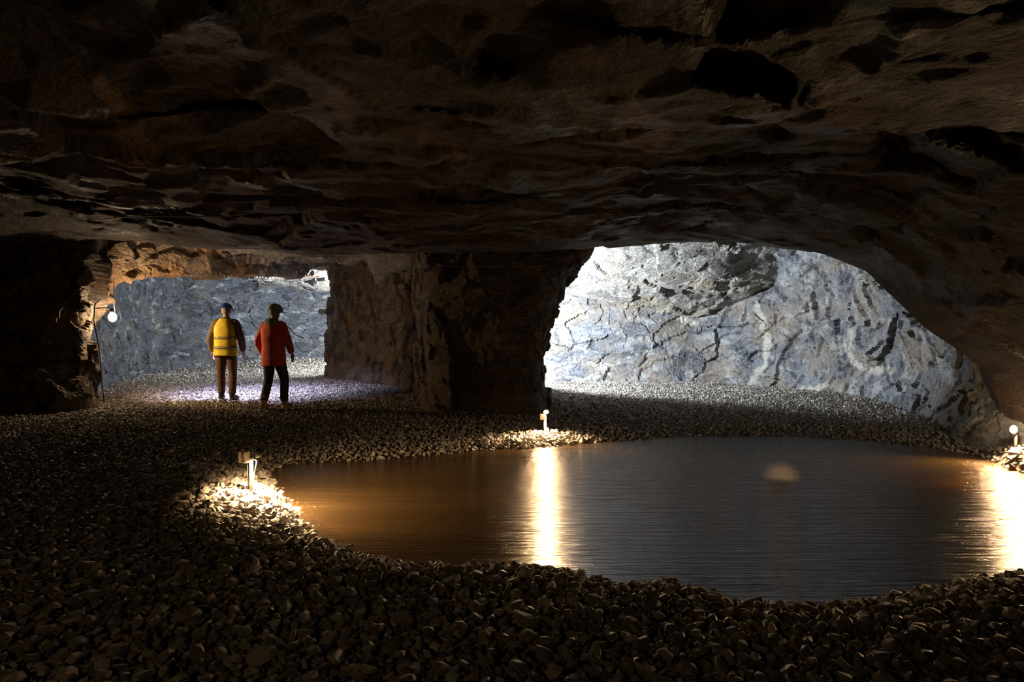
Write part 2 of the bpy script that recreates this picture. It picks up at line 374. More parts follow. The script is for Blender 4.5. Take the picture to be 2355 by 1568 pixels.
P[..., 1] = R[:, None, 1]-ysp[None]+.9*vb[None]*(1-.3*side[:, None])
rise = .62*sstep(0, .8, vp)+.10*np.sin(vp*9)*sstep(0, .2, vp)
P[..., 2] = R[:, None, 2]+rise[None]*(1-.85*side[:, None])+1.0*vb[None]**1.5
XX = np.stack([P[..., 0], P[..., 1], P[..., 1]*0], -1)
P[..., 2] += .20*fbm(XX*.45+3.3, 3, 77)*sstep(.03, .3, V)[None]*(1-side[:, None])
P[..., 2] += .10*facets(XX*np.array([.35, .8, 1])+.3, 91, .5)*sstep(.02, .2, V)[None]*(1-side[:, None])
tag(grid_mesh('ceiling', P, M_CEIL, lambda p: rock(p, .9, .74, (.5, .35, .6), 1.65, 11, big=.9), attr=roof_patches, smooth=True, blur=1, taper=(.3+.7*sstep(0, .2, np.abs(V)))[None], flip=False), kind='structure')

# left pillar
ctr = lambda p: rock(p, 1.1, .8, (.2, 1.2, .3), 1.2, 21)
tag(wall('wall_left', [(-13.5, 3), (-13, 8), (-11.5, 10.0), (-8.6, 10.7), (-7.4, 11.05), (-6.98, 11.45), (-7.12, 11.95), (-8.2, 13.0), (-9.8, 14.6), (-11.2, 16.3), (-11.2, 17.6)], M_MID, z1=3.6,
         lean=lambda P, R: (-.16*np.sin(np.clip(P[..., 2], 0, 3)*1.3), 0), disp=ctr, flip=True), kind='structure')
# lintel over the left opening, curling back beneath
lin = [(-7.65, 12.0, 1.15), (-7.25, 12.25, 1.45), (-7.1, 12.45, 1.95), (-7.0, 12.75, 2.2), (-6.7, 13.1, 2.27), (-6.1, 14.1, 2.33), (-5.75, 15.2, 2.38), (-5.45, 16.6, 2.47), (-5.2, 17.9, 2.55), (-4.9, 19.2, 2.62)]
R = resample(lin, .03); prof_n = 95
P = np.zeros((len(R), prof_n, 3)); t = np.linspace(0, 1, prof_n)
d2 = np.gradient(R[:, :2], axis=0); d2 /= np.linalg.norm(d2, axis=1, keepdims=True); nrm = np.stack([-d2[:, 1], d2[:, 0]], -1)   # points to the far side
for k, q in enumerate(t):
    if q < .55: h = (q/.55); back = .25*h*h; zz = 3.5+(R[:, 2]+.12-3.5)*h
    else: h = (q-.55)/.45; back = .25+1.6*h; zz = R[:, 2]+.12-.12*math.sin(min(1, h*4)*math.pi/2)+.5*h
    P[:, k, 0] = R[:, 0]-nrm[:, 0]*0+(-nrm[:, 0]*-1)*back*0+nrm[:, 0]*back
    P[:, k, 1] = R[:, 1]+nrm[:, 1]*back; P[:, k, 2] = zz
tag(grid_mesh('trim_1', P, M_BROWN, lambda p: rock(p, 1.5, .62, (.1, .2, 0), 1.5, 31), flip=False), kind='structure')

# central mass: recessed wall, pillar, back side
cen_path = [(-3.2, 18.6), (-4.15, 19.1), (-4.8, 19.05), (-5.0, 18.6), (-4.55, 17.7), (-3.6, 16.6), (-2.6, 15.4), (-2.05, 14.6), (-1.85, 13.4), (-1.62, 11.9), (-1.35, 11.45), (-.8, 11.25), (-.2, 11.1), (.25, 11.1), (.55, 11.35), (.6, 12.3), (.6, 13.6), (.2, 13.95), (-.8, 14.4), (-2.2, 16.6), (-3.2, 18.6)]
def clean(P, R):
    z = np.clip(P[..., 2], 0, 3.2); right = sstep(-.4, .4, P[..., 0])*sstep(16, 13, P[..., 1])
    tip = sstep(-4.2, -5.0, P[..., 0])
    return right*(.30*sstep(.7, 2.3, z)+.42*sstep(2.15, 2.75, z)-.06*np.exp(-((z-.8)/.5)**2)) - .14*tip*sstep(.9, 0, z), -.1*sstep(.5, 0, z)
tag(wall('wall_middle', cen_path, M_MID, z1=3.5, step=.03, lean=clean, disp=lambda p: rock(p, 1.25, .72, (.1, 1.35, .2), 1.5, 41), flip=True), kind='structure')

# left chamber
tag(wall('wall_back', [(-8.4, 13.2), (-9.1, 15.2), (-9.6, 16.8), (-10.1, 18.3), (-10.3, 20), (-9.4, 21.6), (-7.6, 22.8), (-5.6, 23.5), (-3.5, 24.2), (-1, 24.6)], M_GREY, z1=3.4, step=.04,
         lean=lambda P, R: (0, .12*P[..., 2]-.25*np.exp(-((P[..., 2]-1.7)/.5)**2)), disp=lambda p: rock(p, 1.3, .85, (.3, .5, .1), 1.3, 51, big=.35), flip=True), kind='structure')
X, Y = np.meshgrid(np.arange(-12.5, 0, .06), np.arange(12.6, 25.5, .06), indexing='ij')
Z = 2.95-.28*sstep(17, 24, Y)-.22*sstep(-8, -6, X)*sstep(21, 24, Y)+.25*sstep(-7, -10.5, X)
P = np.stack([X, Y, Z], -1); P = P[:, ::-1]
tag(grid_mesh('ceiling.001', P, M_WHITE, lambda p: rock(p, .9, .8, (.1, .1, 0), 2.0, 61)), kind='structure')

# right chamber
veins = [[(1742, 705), (1752, 745), (1766, 790), (1760, 840), (1738, 868), (1718, 892)], [(1958, 755), (1950, 790), (1965, 835), (1990, 850), (2050, 850)], [(1900, 890), (1850, 895), (1830, 905)], [(1560, 730), (1610, 745)]]
vd = [15.85, 12.9, 14.2, 16.8]
def veinf(V3):
    out = np.zeros(len(V3)); d_ = V3-np.array([0, 0, CAMZ]); yy = np.maximum(d_[:, 1], 1)
    q = np.stack([CX+F*d_[:, 0]/yy, CY-47-F*d_[:, 2]/yy], -1); hw = fbm(V3*3.3, 3, 9)*12+fbm(V3*11, 2, 19)*6
    for pl, dd in zip(veins, vd):
        for a, b_ in zip(pl[:-1], pl[1:]):
            a = np.array(a, float); b_ = np.array(b_, float); e = b_-a; r = q-a
            tq = np.clip((r@e)/(e@e), 0, 1)[:, None]; dist = np.linalg.norm(r-tq*e, axis=1)+hw
            out = np.maximum(out, np.clip((9-dist)/5, 0, 1)*.85*(np.abs(V3[:, 1]-dd) < 2.5))
    return out
rp = [(-3.2, 18.8), (-2.2, 17.6), (-.5, 17.2), (1, 17.0), (3, 16.9), (4.4, 16.9), (5.05, 16.6), (5.4, 15.9), (5.95, 15.3), (6.35, 14.4), (6.5, 13), (6.5, 11.6), (6.35, 10), (6.1, 8.7), (6.3, 7.4), (6.6, 5), (6.8, 1), (6.8, -2.5)]
tag(wall('wall_right', rp, M_PALE, z1=3.5, step=.032,
         lean=lambda P, R: (-.13*sstep(15.8, 14, P[..., 1])*np.clip(P[..., 2], 0, 3)**2*.8 + .3*sstep(.8, -.1, P[..., 2])*-sstep(15.8, 14, P[..., 1]), .16*np.clip(P[..., 2]-1.2, 0, 2)*sstep(4.5, 3, P[..., 0])*-1-.3*sstep(.5, -.2, P[..., 2])*sstep(5.2, 4, P[..., 0])),
         disp=lambda p: rock(p, 1.1, .8+.35*sstep(3.5, 5.5, p[..., 0]), (.35, .45, .1), 1.4, 71, big=.42), attr=veinf, flip=True), kind='structure')
X, Y = np.meshgrid(np.arange(-3.2, 7.4, .035), np.arange(9.3, 18.0, .035), indexing='ij')
Z = 3.22-.38*np.maximum(Y-13.8, 0)+.08*np.sin(X*1.1+.4)-.12*np.clip(X-1, 0, 3.3)*sstep(13.3, 15.2, Y)
P = np.stack([X, Y, Z], -1)[:, ::-1]
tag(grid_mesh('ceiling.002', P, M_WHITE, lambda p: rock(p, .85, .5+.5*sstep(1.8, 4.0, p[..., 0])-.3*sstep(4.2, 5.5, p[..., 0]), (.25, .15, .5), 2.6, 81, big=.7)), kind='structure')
# behind the viewer
tag(wall('wall_rear', [(-14, -2.6), (-5, -2.9), (0, -2.8), (8, -2.6)], M_BROWN, z1=3.8, step=.1, disp=lambda p: rock(p, .9, .8, (0, 0, 0), 1.4, 95)), kind='structure')

# ------------------------------------------------------------------ gravel
def stone_proto(seed, n=11, flat=.55):
    rr = random.Random(seed); bm = bmesh.new()
    for i in range(n):
        v = Vector((rr.gauss(0, 1), rr.gauss(0, 1), rr.gauss(0, 1))).normalized()*rr.uniform(.8, 1.05)
        bm.verts.new((v.x*.5, v.y*.5*rr.uniform(.65, .85), v.z*.5*flat))
    bmesh.ops.convex_hull(bm, input=bm.verts)
    loose = [v for v in bm.verts if not v.link_faces]; bmesh.ops.delete(bm, geom=loose, context='VERTS')
    bmesh.ops.triangulate(bm, faces=bm.faces); bm.normal_update()
    V = np.array([v.co[:] for v in bm.verts]); bm.verts.index_update()
    Fc = np.array([[v.index for v in f.verts] for f in bm.faces]); bm.free(); return V, Fc
protos_hi = [stone_proto(100+i, 20, random.uniform(.45, .7)) for i in range(10)]
protos_lo = [stone_proto(200+i, 9, random.uniform(.5, .75)) for i in range(8)]
rng = np.random.default_rng(3)
def candidates(x0, x1, y0, y1, sp):
    gx = np.arange(x0, x1, sp); gy = np.arange(y0, y1, sp); X, Y = np.meshgrid(gx, gy)
    X = (X+rng.uniform(-.5, .5, X.shape)*sp).ravel(); Y = (Y+rng.uniform(-.5, .5, Y.shape)*sp).ravel()
    return X, Y
def visible(X, Y, marg=1.18):
    return (np.abs(X) < .75*Y*marg+.35) & (Y > 2.35)
parts_V, parts_F = [], []; voff = 0
def bake(X, Y, Zc, S, protos, tilt=.5):
    global voff
    n = len(X); which = rng.integers(0, len(protos), n)
    for k, (PV, PF) in enumerate(protos):
        m_ = which == k; c = int(m_.sum())
        if not c: continue
        a = rng.uniform(0, 6.283, c); bx = rng.normal(0, tilt, c); by = rng.normal(0, tilt, c)
        ca, sa = np.cos(a), np.sin(a); cb, sb = np.cos(bx), np.sin(bx); cc, sc_ = np.cos(by), np.sin(by); o = np.zeros(c); e = np.ones(c)
        Rz = np.stack([np.stack([ca, -sa, o], -1), np.stack([sa, ca, o], -1), np.stack([o, o, e], -1)], 1)
        Rx = np.stack([np.stack([e, o, o], -1), np.stack([o, cb, -sb], -1), np.stack([o, sb, cb], -1)], 1)
        Ry = np.stack([np.stack([cc, o, sc_], -1), np.stack([o, e, o], -1), np.stack([-sc_, o, cc], -1)], 1)
        Rm = Rx @ Ry @ Rz
        sc3 = S[m_][:, None]*rng.uniform(.8, 1.25, (c, 3))
        Vt = np.einsum('nij,nvj->nvi', Rm, PV[None]*sc3[:, None]) + np.stack([X[m_], Y[m_], Zc[m_]], -1)[:, None]
        Ft = PF[None]+(np.arange(c)*len(PV))[:, None, None]+voff
        parts_V.append(Vt.reshape(-1, 3)); parts_F.append(Ft.reshape(-1, 3)); voff += c*len(PV)
def scatter(x0, x1, y0, y1, sp, smin, smax, protos, lift=.0, keep=None, extra=None):
    X, Y = candidates(x0, x1, y0, y1, sp); m_ = visible(X, Y)
    X, Y = X[m_], Y[m_]; sd = pool_sd(X, Y); m_ = sd > -.28
    if keep is not None: m_ &= keep(X, Y)
    X, Y = X[m_], Y[m_]
    S = smin+(smax-smin)*rng.uniform(0, 1, len(X))**2.2
    Zc = ground(X, Y)+lift+rng.uniform(-.01, .014, len(X))
    bake(X, Y, Zc, S, protos)
scatter(-6, 6, 2.3, 7.2, .036, .035, .085, protos_hi)
scatter(-6, 6, 2.3, 6.5, .075, .05, .10, protos_hi, lift=.014)
scatter(-9, 7, 7.2, 11.5, .050, .04, .085, protos_lo, lift=.004)
scatter(-12, 7, 11.5, 19.5, .056, .035, .075, protos_lo, lift=.004)
scatter(-12, 0, 19.5, 24.5, .10, .05, .10, protos_lo, lift=.004)
# heaped stones at the lamp feet
scatter(-3.3, -1.1, 4.4, 7.0, .07, .05, .12, protos_hi, lift=.03, keep=lambda X, Y: (pool_sd(X, Y) < .75) & (rng.uniform(0, 1, len(X)) < .8))
scatter(-.4, 1.9, 8.8, 9.8, .06, .05, .11, protos_hi, lift=.03, keep=lambda X, Y: (pool_sd(X, Y) < .5))
gv = np.concatenate(parts_V); gf = np.concatenate(parts_F)
g = link('gravel', raw_mesh('gravel', gv, gf), M_GRAVEL)
tag(g, 'loose crushed stone gravel covering the banks and the cave floor', 'gravel', kind='stuff')
print('gravel verts', len(gv))

# the largest single stones of the near bank
stone_meshes = []
for i in range(14):
    V_, F_ = stone_proto(500+i, 22, random.uniform(.38, .62))
    stone_meshes.append(raw_mesh('stone', V_, F_))
    stone_meshes[-1].materials.append(M_STONE)
placed = []; tries = 0
while len(placed) < 290 and tries < 60000:
    tries += 1
    px = random.uniform(-20, 2375); py = random.uniform(1290, 1590)
    p = onz(px, py, 0)
    if p.y < 2.4: continue
    if float(pool_sd(p.x, p.y)) < .12: continue
    sz = random.uniform(.075, .125)*(1+.25*(random.random() < .12))
    if any((p.x-q[0])**2+(p.y-q[1])**2 < (.56*(sz+q[2]))**2 for q in placed): continue
    placed.append((p.x, p.y, sz))
for i, (x, y, sz) in enumerate(placed):
    o = bpy.data.objects.new('stone', random.choice(stone_meshes)); COL.objects.link(o)
    o.location = (x, y, float(ground(x, y))+.028); o.scale = (sz, sz*random.uniform(.8, 1.1), sz*random.uniform(.8, 1.2))
    o.rotation_euler = (random.gauss(0, .3), random.gauss(0, .3), random.uniform(0, 6.28))
    tag(o, 'angular brown stone lying on the dark near bank in the foreground', 'stone', 'larger stones of the near bank')

# ------------------------------------------------------------------ shape builders
def add_box(bm, c, s, rot=None, bevel=0):
    r = bmesh.ops.create_cube(bm, size=1); vs = r['verts']
    M = Matrix.Translation(c) @ (rot.to_4x4() if rot else Matrix()) @ Matrix.Diagonal((*s, 1))
    bmesh.ops.transform(bm, matrix=M, verts=vs)
    if bevel:
        es = list({e for v in vs for e in v.link_edges}); bmesh.ops.bevel(bm, geom=es, offset=bevel, segments=2, affect='EDGES')
def add_tube(bm, pts, rad, n=10, cap=True):
    pts = [Vector(p) for p in pts]; rads = rad if isinstance(rad, (list, tuple)) else [rad]*len(pts); rings = []
    up = Vector((0, 0, 1))
    for i, p in enumerate(pts):
        t_ = (pts[min(i+1, len(pts)-1)]-pts[max(i-1, 0)]).normalized()
        a = t_.cross(up); a = a.normalized() if a.length > 1e-3 else Vector((1, 0, 0)); b_ = t_.cross(a).normalized()
        if i and (a.dot(pa) < 0): a, b_ = -a, -b_
        pa = a; r_ = rads[i]; ra, rb = r_ if isinstance(r_, tuple) else (r_, r_)
        rings.append([bm.verts.new(p+a*ra*math.cos(6.2832*k/n)+b_*rb*math.sin(6.2832*k/n)) for k in range(n)])
    for r0, r1 in zip(rings[:-1], rings[1:]):
        for k in range(n): bm.faces.new([r0[k], r0[(k+1) % n], r1[(k+1) % n], r1[k]])
    if cap: bm.faces.new(rings[0][::-1]); bm.faces.new(rings[-1])
def add_loft(bm, rings, n=28, cap=(True, True), p=2.4):
    """rings: (z, cx, cy, rx, ry)"""
    R_ = []
    for z, cx, cy, rx, ry in rings:
        row = []
        for k in range(n):
            a = 6.28318*k/n; c, s_ = math.cos(a), math.sin(a)
            row.append(bm.verts.new((cx+rx*math.copysign(abs(c)**(2/p), c), cy+ry*math.copysign(abs(s_)**(2/p), s_), z)))
        R_.append(row)
    for a, b_ in zip(R_[:-1], R_[1:]):
        for k in range(n): bm.faces.new([a[k], a[(k+1) % n], b_[(k+1) % n], b_[k]])
    if cap[0]: bm.faces.new(R_[0][::-1])
    if cap[1]: bm.faces.new(R_[-1])
def add_ball(bm, c, s, rot=None, seg=20):
    r = bmesh.ops.create_uvsphere(bm, u_segments=seg, v_segments=seg//2+2, radius=1)
    M = Matrix.Translation(c) @ (rot.to_4x4() if rot else Matrix()) @ Matrix.Diagonal((*s, 1))
    bmesh.ops.transform(bm, matrix=M, verts=r['verts'])
def curve_pts(pts, n=8):
    out = []; P_ = [Vector(p) for p in pts]; P_ = [P_[0]*2-P_[1]]+P_+[P_[-1]*2-P_[-2]]
    for i in range(1, len(P_)-2):
        a, b_, c, d = P_[i-1:i+3]
        for k in range(n):
            t_ = k/n; out.append(.5*((2*b_)+(c-a)*t_+(2*a-5*b_+4*c-d)*t_*t_+(3*b_-a-3*c+d)*t_**3))
    out.append(P_[-2]); return out
def fuse(name, bm, mat_, parent, vox=.009, smooth_it=4, loc=None):
    """joins overlapping volumes into one continuous surface"""
    me = bpy.data.meshes.new(name+'_src'); bm.normal_update(); bm.to_mesh(me); bm.free()
    tmp = bpy.data.objects.new('tmp', me); COL.objects.link(tmp)
    r = tmp.modifiers.new('r', 'REMESH'); r.mode = 'VOXEL'; r.voxel_size = vox
    sm = tmp.modifiers.new('s', 'SMOOTH'); sm.iterations = smooth_it; sm.factor = .5
    dg = bpy.context.evaluated_depsgraph_get(); ev = tmp.evaluated_get(dg)
    out = bpy.data.meshes.new_from_object(ev); out.name = name
    bpy.data.objects.remove(tmp)
    out.polygons.foreach_set('use_smooth', [True]*len(out.polygons)); out.materials.clear(); out.materials.append(mat_)
    return link(name, out, None, parent, loc)

# ------------------------------------------------------------------ lamps
def cable(name, pts, rad, label, mat_=None):
    bm = bmesh.new(); add_tube(bm, curve_pts(pts), rad, 7)
    return tag(bmobj(name, bm, mat_ or M_CABLE, smooth=True), label, 'cable')
def floodlight(parent, loc, aim, r=.05, lens=M_BULB):
    q = Vector(aim).to_track_quat('-Z', 'Y').to_matrix()
    bm = bmesh.new(); add_loft(bm, [(r*1.1, 0, 0, r*.35, r*.35), (r*.9, 0, 0, r*.6, r*.6), (r*.3, 0, 0, r*.95, r*.95), (0, 0, 0, r*1.05, r*1.05), (-r*.12, 0, 0, r*1.05, r*1.05), (-r*.12, 0, 0, r*.9, r*.9), (0, 0, 0, r*.85, r*.85)], 20, p=2)
    bmesh.ops.transform(bm, matrix=q.to_4x4(), verts=bm.verts)
    h = bmobj('lamp_housing', bm, M_DARKM, parent, loc, True)
    bm = bmesh.new(); add_ball(bm, (0, 0, -r*.02), (r*.8, r*.8, r*.25)); bmesh.ops.transform(bm, matrix=q.to_4x4(), verts=bm.verts)
    bmobj('lamp_lens', bm, lens, h, smooth=True); return h

# left post lamp
bx, by = -2.245, 5.84; bz = float(ground(bx, by))-.05
t = empty('lamp_post', (bx, by, bz)); tag(t, 'short lamp post with a square grey box standing on the lit stones at left shore', 'lamp post')
bm = bmesh.new(); add_tube(bm, [(0, 0, 0), (0, 0, .36)], .017, 12); bmobj('post', bm, M_POST, t, smooth=True)
bm = bmesh.new(); add_tube(bm, [(-.028, 0, -.02), (-.026, 0, .30)], .007, 8); bmobj('brace', bm, M_DARKM, t, smooth=True)
bm = bmesh.new(); add_tube(bm, [(.002, .01, .30), (.004, .012, .49)], .011, 8); bmobj('top_pipe', bm, M_DARKM, t, smooth=True)
bm = bmesh.new(); add_box(bm, (0, 0, 0), (.085, .06, .10), bevel=.006); jb = bmobj('junction_box', bm, M_PLAST, t, (-.055, -.01, .36)); jb.rotation_euler = (0, 0, -.5)
for k in range(3):
    bm = bmesh.new(); add_tube(bm, [(0, -.028, 0), (0, -.042, 0)], .008, 10); g_ = bmobj('cable_gland', bm, M_DARKM, jb, (.022, 0, .028-.028*k), True)
bm = bmesh.new(); add_tube(bm, curve_pts([(.01, -.01, .34), (.05, -.02, .33), (.045, -.02, .28), (.03, -.01, .22), (.018, -.015, .1)]), .004, 6); bmobj('lamp_cable', bm, M_CABLE, t, smooth=True)
floodlight(t, (.075, -.0, .385), (.55, .42, -.85), .045)
# middle post lamp
bx, by = .46, 9.42; bz = float(ground(bx, by))-.03
t = empty('lamp_post', (bx, by, bz)); tag(t, 'small glowing lamp post in front of the dark central pillar on the far shore', 'lamp post')
bm = bmesh.new(); add_tube(bm, [(0, 0, -.02), (0, 0, .29)], .019, 12); bmobj('post', bm, M_POST, t, smooth=True)
bm = bmesh.new(); add_box(bm, (-.035, 0, .27), (.075, .05, .09), bevel=.006); bmobj('junction_box', bm, M_PLAST, t)
floodlight(t, (.01, -.035, L_MID[2]+.05-bz), (0, -.85, -.5), .04)
# right lamp among rocks
bx, by = 5.80, 7.82; bz = float(ground(bx, by))-.03
t = empty('lamp_post', (bx, by, bz)); tag(t, 'bright glaring lamp on a low stake among rocks at the right edge', 'lamp post')
bm = bmesh.new(); add_tube(bm, [(0, 0, -.02), (0, 0, L_RIGHT[2]-bz-.03)], .016, 12); bmobj('post', bm, M_POST, t, smooth=True)
bm = bmesh.new(); add_ball(bm, (0, 0, 0), (.035, .035, .045)); bmobj('bulb', bm, M_BULB, t, (L_RIGHT[0]-bx, L_RIGHT[1]-by, L_RIGHT[2]-bz), True)
bm = bmesh.new(); add_loft(bm, [(-.03, 0, 0, .02, .02), (0, 0, 0, .045, .045), (.02, 0, 0, .045, .045)], 16, p=2); bmobj('socket', bm, M_DARKM, t, (L_RIGHT[0]-bx+.03, L_RIGHT[1]-by+.05, L_RIGHT[2]-bz-.04), True)
# left wall lamp
t = empty('wall_lamp', L_WALL); tag(t, 'glaring bare lamp fixed to the edge of the left rock pillar', 'lamp')
bm = bmesh.new(); add_ball(bm, (0, 0, 0), (.065, .065, .08)); bmobj('bulb', bm, M_GLOBE, t, smooth=True)
bm = bmesh.new(); add_loft(bm, [(.06, 0, 0, .045, .045), (.12, 0, 0, .05, .05), (.15, 0, 0, .02, .02)], 16, p=2); bmobj('socket', bm, M_DARKM, t, smooth=True)
bm = bmesh.new(); add_tube(bm, [(0, 0, .13), (-.12, -.02, .16), (-.3, -.05, .15)], .012, 8); bmobj('bracket', bm, M_DARKM, t, smooth=True)

# loose rocks at the right lamp
def boulder(name, seed, loc, s, mat_, label, rot=(0, 0, 0), n=16):
    V_, F_ = stone_proto(seed, n, .8); me = raw_mesh(name, V_, F_); o = link(name, me, mat_, loc=loc); o.scale = s; o.rotation_euler = rot
    return tag(o, label, 'rock')
def hz(x, y): return float(ground(x, y))
boulder('rock', 31, (5.50, 7.45, hz(5.50, 7.45)+.03), (.16, .2, .16), M_REDROCK, 'pointed reddish rock at the waterline under the right edge lamp', (.3, .9, .2), 7)
for k, (x, y, dz, sz, lb) in enumerate([(5.46, 7.75, .02, .2, 'blunt lit rock at the waterline left of the right edge lamp'), (5.66, 7.66, .06, .17, 'upper lit rock propping the stake of the right edge lamp'), (5.62, 7.42, -.02, .2, 'lowest lit rock touching the water below the right edge lamp')]):
    boulder('rock', 40+k, (x, y, hz(x, y)+dz), (sz, sz*.9, sz*.9), M_STONE, lb, (k, .3*k, k*2))
boulder('rock', 61, tuple(onz(545, 1165, .01)), (.30, .16, .13), M_STONE, 'flat slab half buried in the lit stones in front of the left shore lamp', (.1, .2, .3))
boulder('rock', 62, tuple(onz(500, 1140, .01)), (.22, .14, .12), M_STONE, 'rounded lit slab left of the left shore lamp', (.1, -.1, 1.3))

# cables
cable('power_cable', [at(180, 510, 8.6), at(230, 505, 8.2), at(300, 498, 8.0), at(430, 498, 7.9), at(520, 497, 7.9), at(600, 486, 8.0), at(645, 476, 8.5)], .006, 'thin slack cable sagging below the roof above the left opening')
cable('power_cable', [at(655, 592, 11.0), at(720, 590, 11.0), at(800, 589, 10.95)], .005, 'short taut cable along the roof lip right of the left opening')
cable('power_cable', [at(975, 600, 10.9), at(1020, 611, 10.9), at(1100, 614, 10.8), at(1240, 612, 10.7), at(1262, 612, 10.7), at(1276, 630, 10.7), at(1290, 634, 10.7), at(1297, 618, 10.7)], .005, 'cable strung across the top of the dark central pillar')
cable('power_cable', [at(262, 650, 11.6), at(262, 690, 11.75), at(264, 716, 11.9)], .007, 'cable dropping to the wall lamp on the left pillar')
cable('power_cable', [at(232, 690, 11.25), at(219, 700, 11.2), at(217, 740, 11.2), at(224, 780, 11.15), at(231, 830, 11.15), at(234, 880, 11.1), at(240, 925, 11.0)], .010, 'cable hanging down the lit rim of the left pillar')

# black box at the jamb
bx_ = at(742, 716, 18.15)
t = empty('speaker_box', bx_); tag(t, 'small black box jutting from the right jamb of the left opening', 'box')
bm = bmesh.new(); add_box(bm, (0, 0, 0), (.20, .14, .13), bevel=.01); c = bmobj('case', bm, M_DARKM, t); c.rotation_euler = (0, .12, 0)
bm = bmesh.new(); add_tube(bm, [(.08, 0, 0), (.35, .02, .02)], .02, 8); bmobj('bracket', bm, M_DARKM, t)

# bubbling spring: spray rising out of the pool
m, nt, b = mat('spray'); L = nt.links.new; nt.nodes.remove(b)
tc = nd(nt, 'ShaderNodeTexCoord'); gr = nd(nt, 'ShaderNodeTexGradient', gradient_type='SPHERICAL'); L(tc.outputs['Object'], gr.inputs[0])
nn = nd(nt, 'ShaderNodeTexNoise', ins={'Scale': 5, 'Detail': 4}); L(tc.outputs['Object'], nn.inputs['Vector'])
pw = nd(nt, 'ShaderNodeMath', operation='POWER'); L(gr.outputs['Fac'], pw.inputs[0]); pw.inputs[1].default_value = 2.6
mu = nd(nt, 'ShaderNodeMath', operation='MULTIPLY'); L(pw.outputs[0], mu.inputs[0]); L(nn.outputs['Fac'], mu.inputs[1])
m2 = nd(nt, 'ShaderNodeMath', operation='MULTIPLY'); L(mu.outputs[0], m2.inputs[0]); m2.inputs[1].default_value = 30
vs_ = nd(nt, 'ShaderNodeVolumeScatter', ins={'Color': (.95, .88, .78, 1), 'Anisotropy': .0}); L(m2.outputs[0], vs_.inputs['Density'])
L(vs_.outputs[0], nt.nodes['Material Output'].inputs['Volume'])
bm = bmesh.new(); add_ball(bm, (0, 0, 0), (1, 1, 1), seg=24)
for v in bm.verts:
    if v.co.z < 0: v.co.z *= .05
sp = onz(1797, 1102, WZ)
o = bmobj('water_spray', bm, m, loc=(sp.x, sp.y, WZ+.01)); o.scale = (.26, .22, .23)
tag(o, 'low pale spray bubbling up in the middle of the pool', 'spray')

# ------------------------------------------------------------------ people
def limb_joint(bm, pts, rads, n=14):
    add_tube(bm, curve_pts(pts, 5), [r for r in np.interp(np.linspace(0, len(pts)-1, (len(pts)-1)*5+1), range(len(pts)), rads)], n)
def hand(bm, wrist, s, down=Vector((0, .25, -1))):
    down = down.normalized(); side = Vector((0, 1, .25)).normalized(); inn = Vector((-s, 0, 0))
    palm = wrist+down*.05
    rot = Matrix((side, inn.cross(side) if False else inn, -down)).transposed()
    add_ball(bm, palm, (.042, .017, .052), rot, 14)
    for k, (o_, ln) in enumerate([(-.028, .062), (-.010, .075), (.010, .08), (.029, .072)]):
        b0 = palm+side*o_+down*.035
        add_tube(bm, [b0, b0+down*ln*.5+inn*.004, b0+down*ln*.8+inn*.016, b0+down*ln+inn*.032], [.0095, .009, .0085, .007], 8)
    b0 = palm+side*.034-down*.02
    add_tube(bm, [b0, b0+side*.025+down*.02+inn*.01, b0+side*.032+down*.05+inn*.018], [.011, .0105, .008], 8)
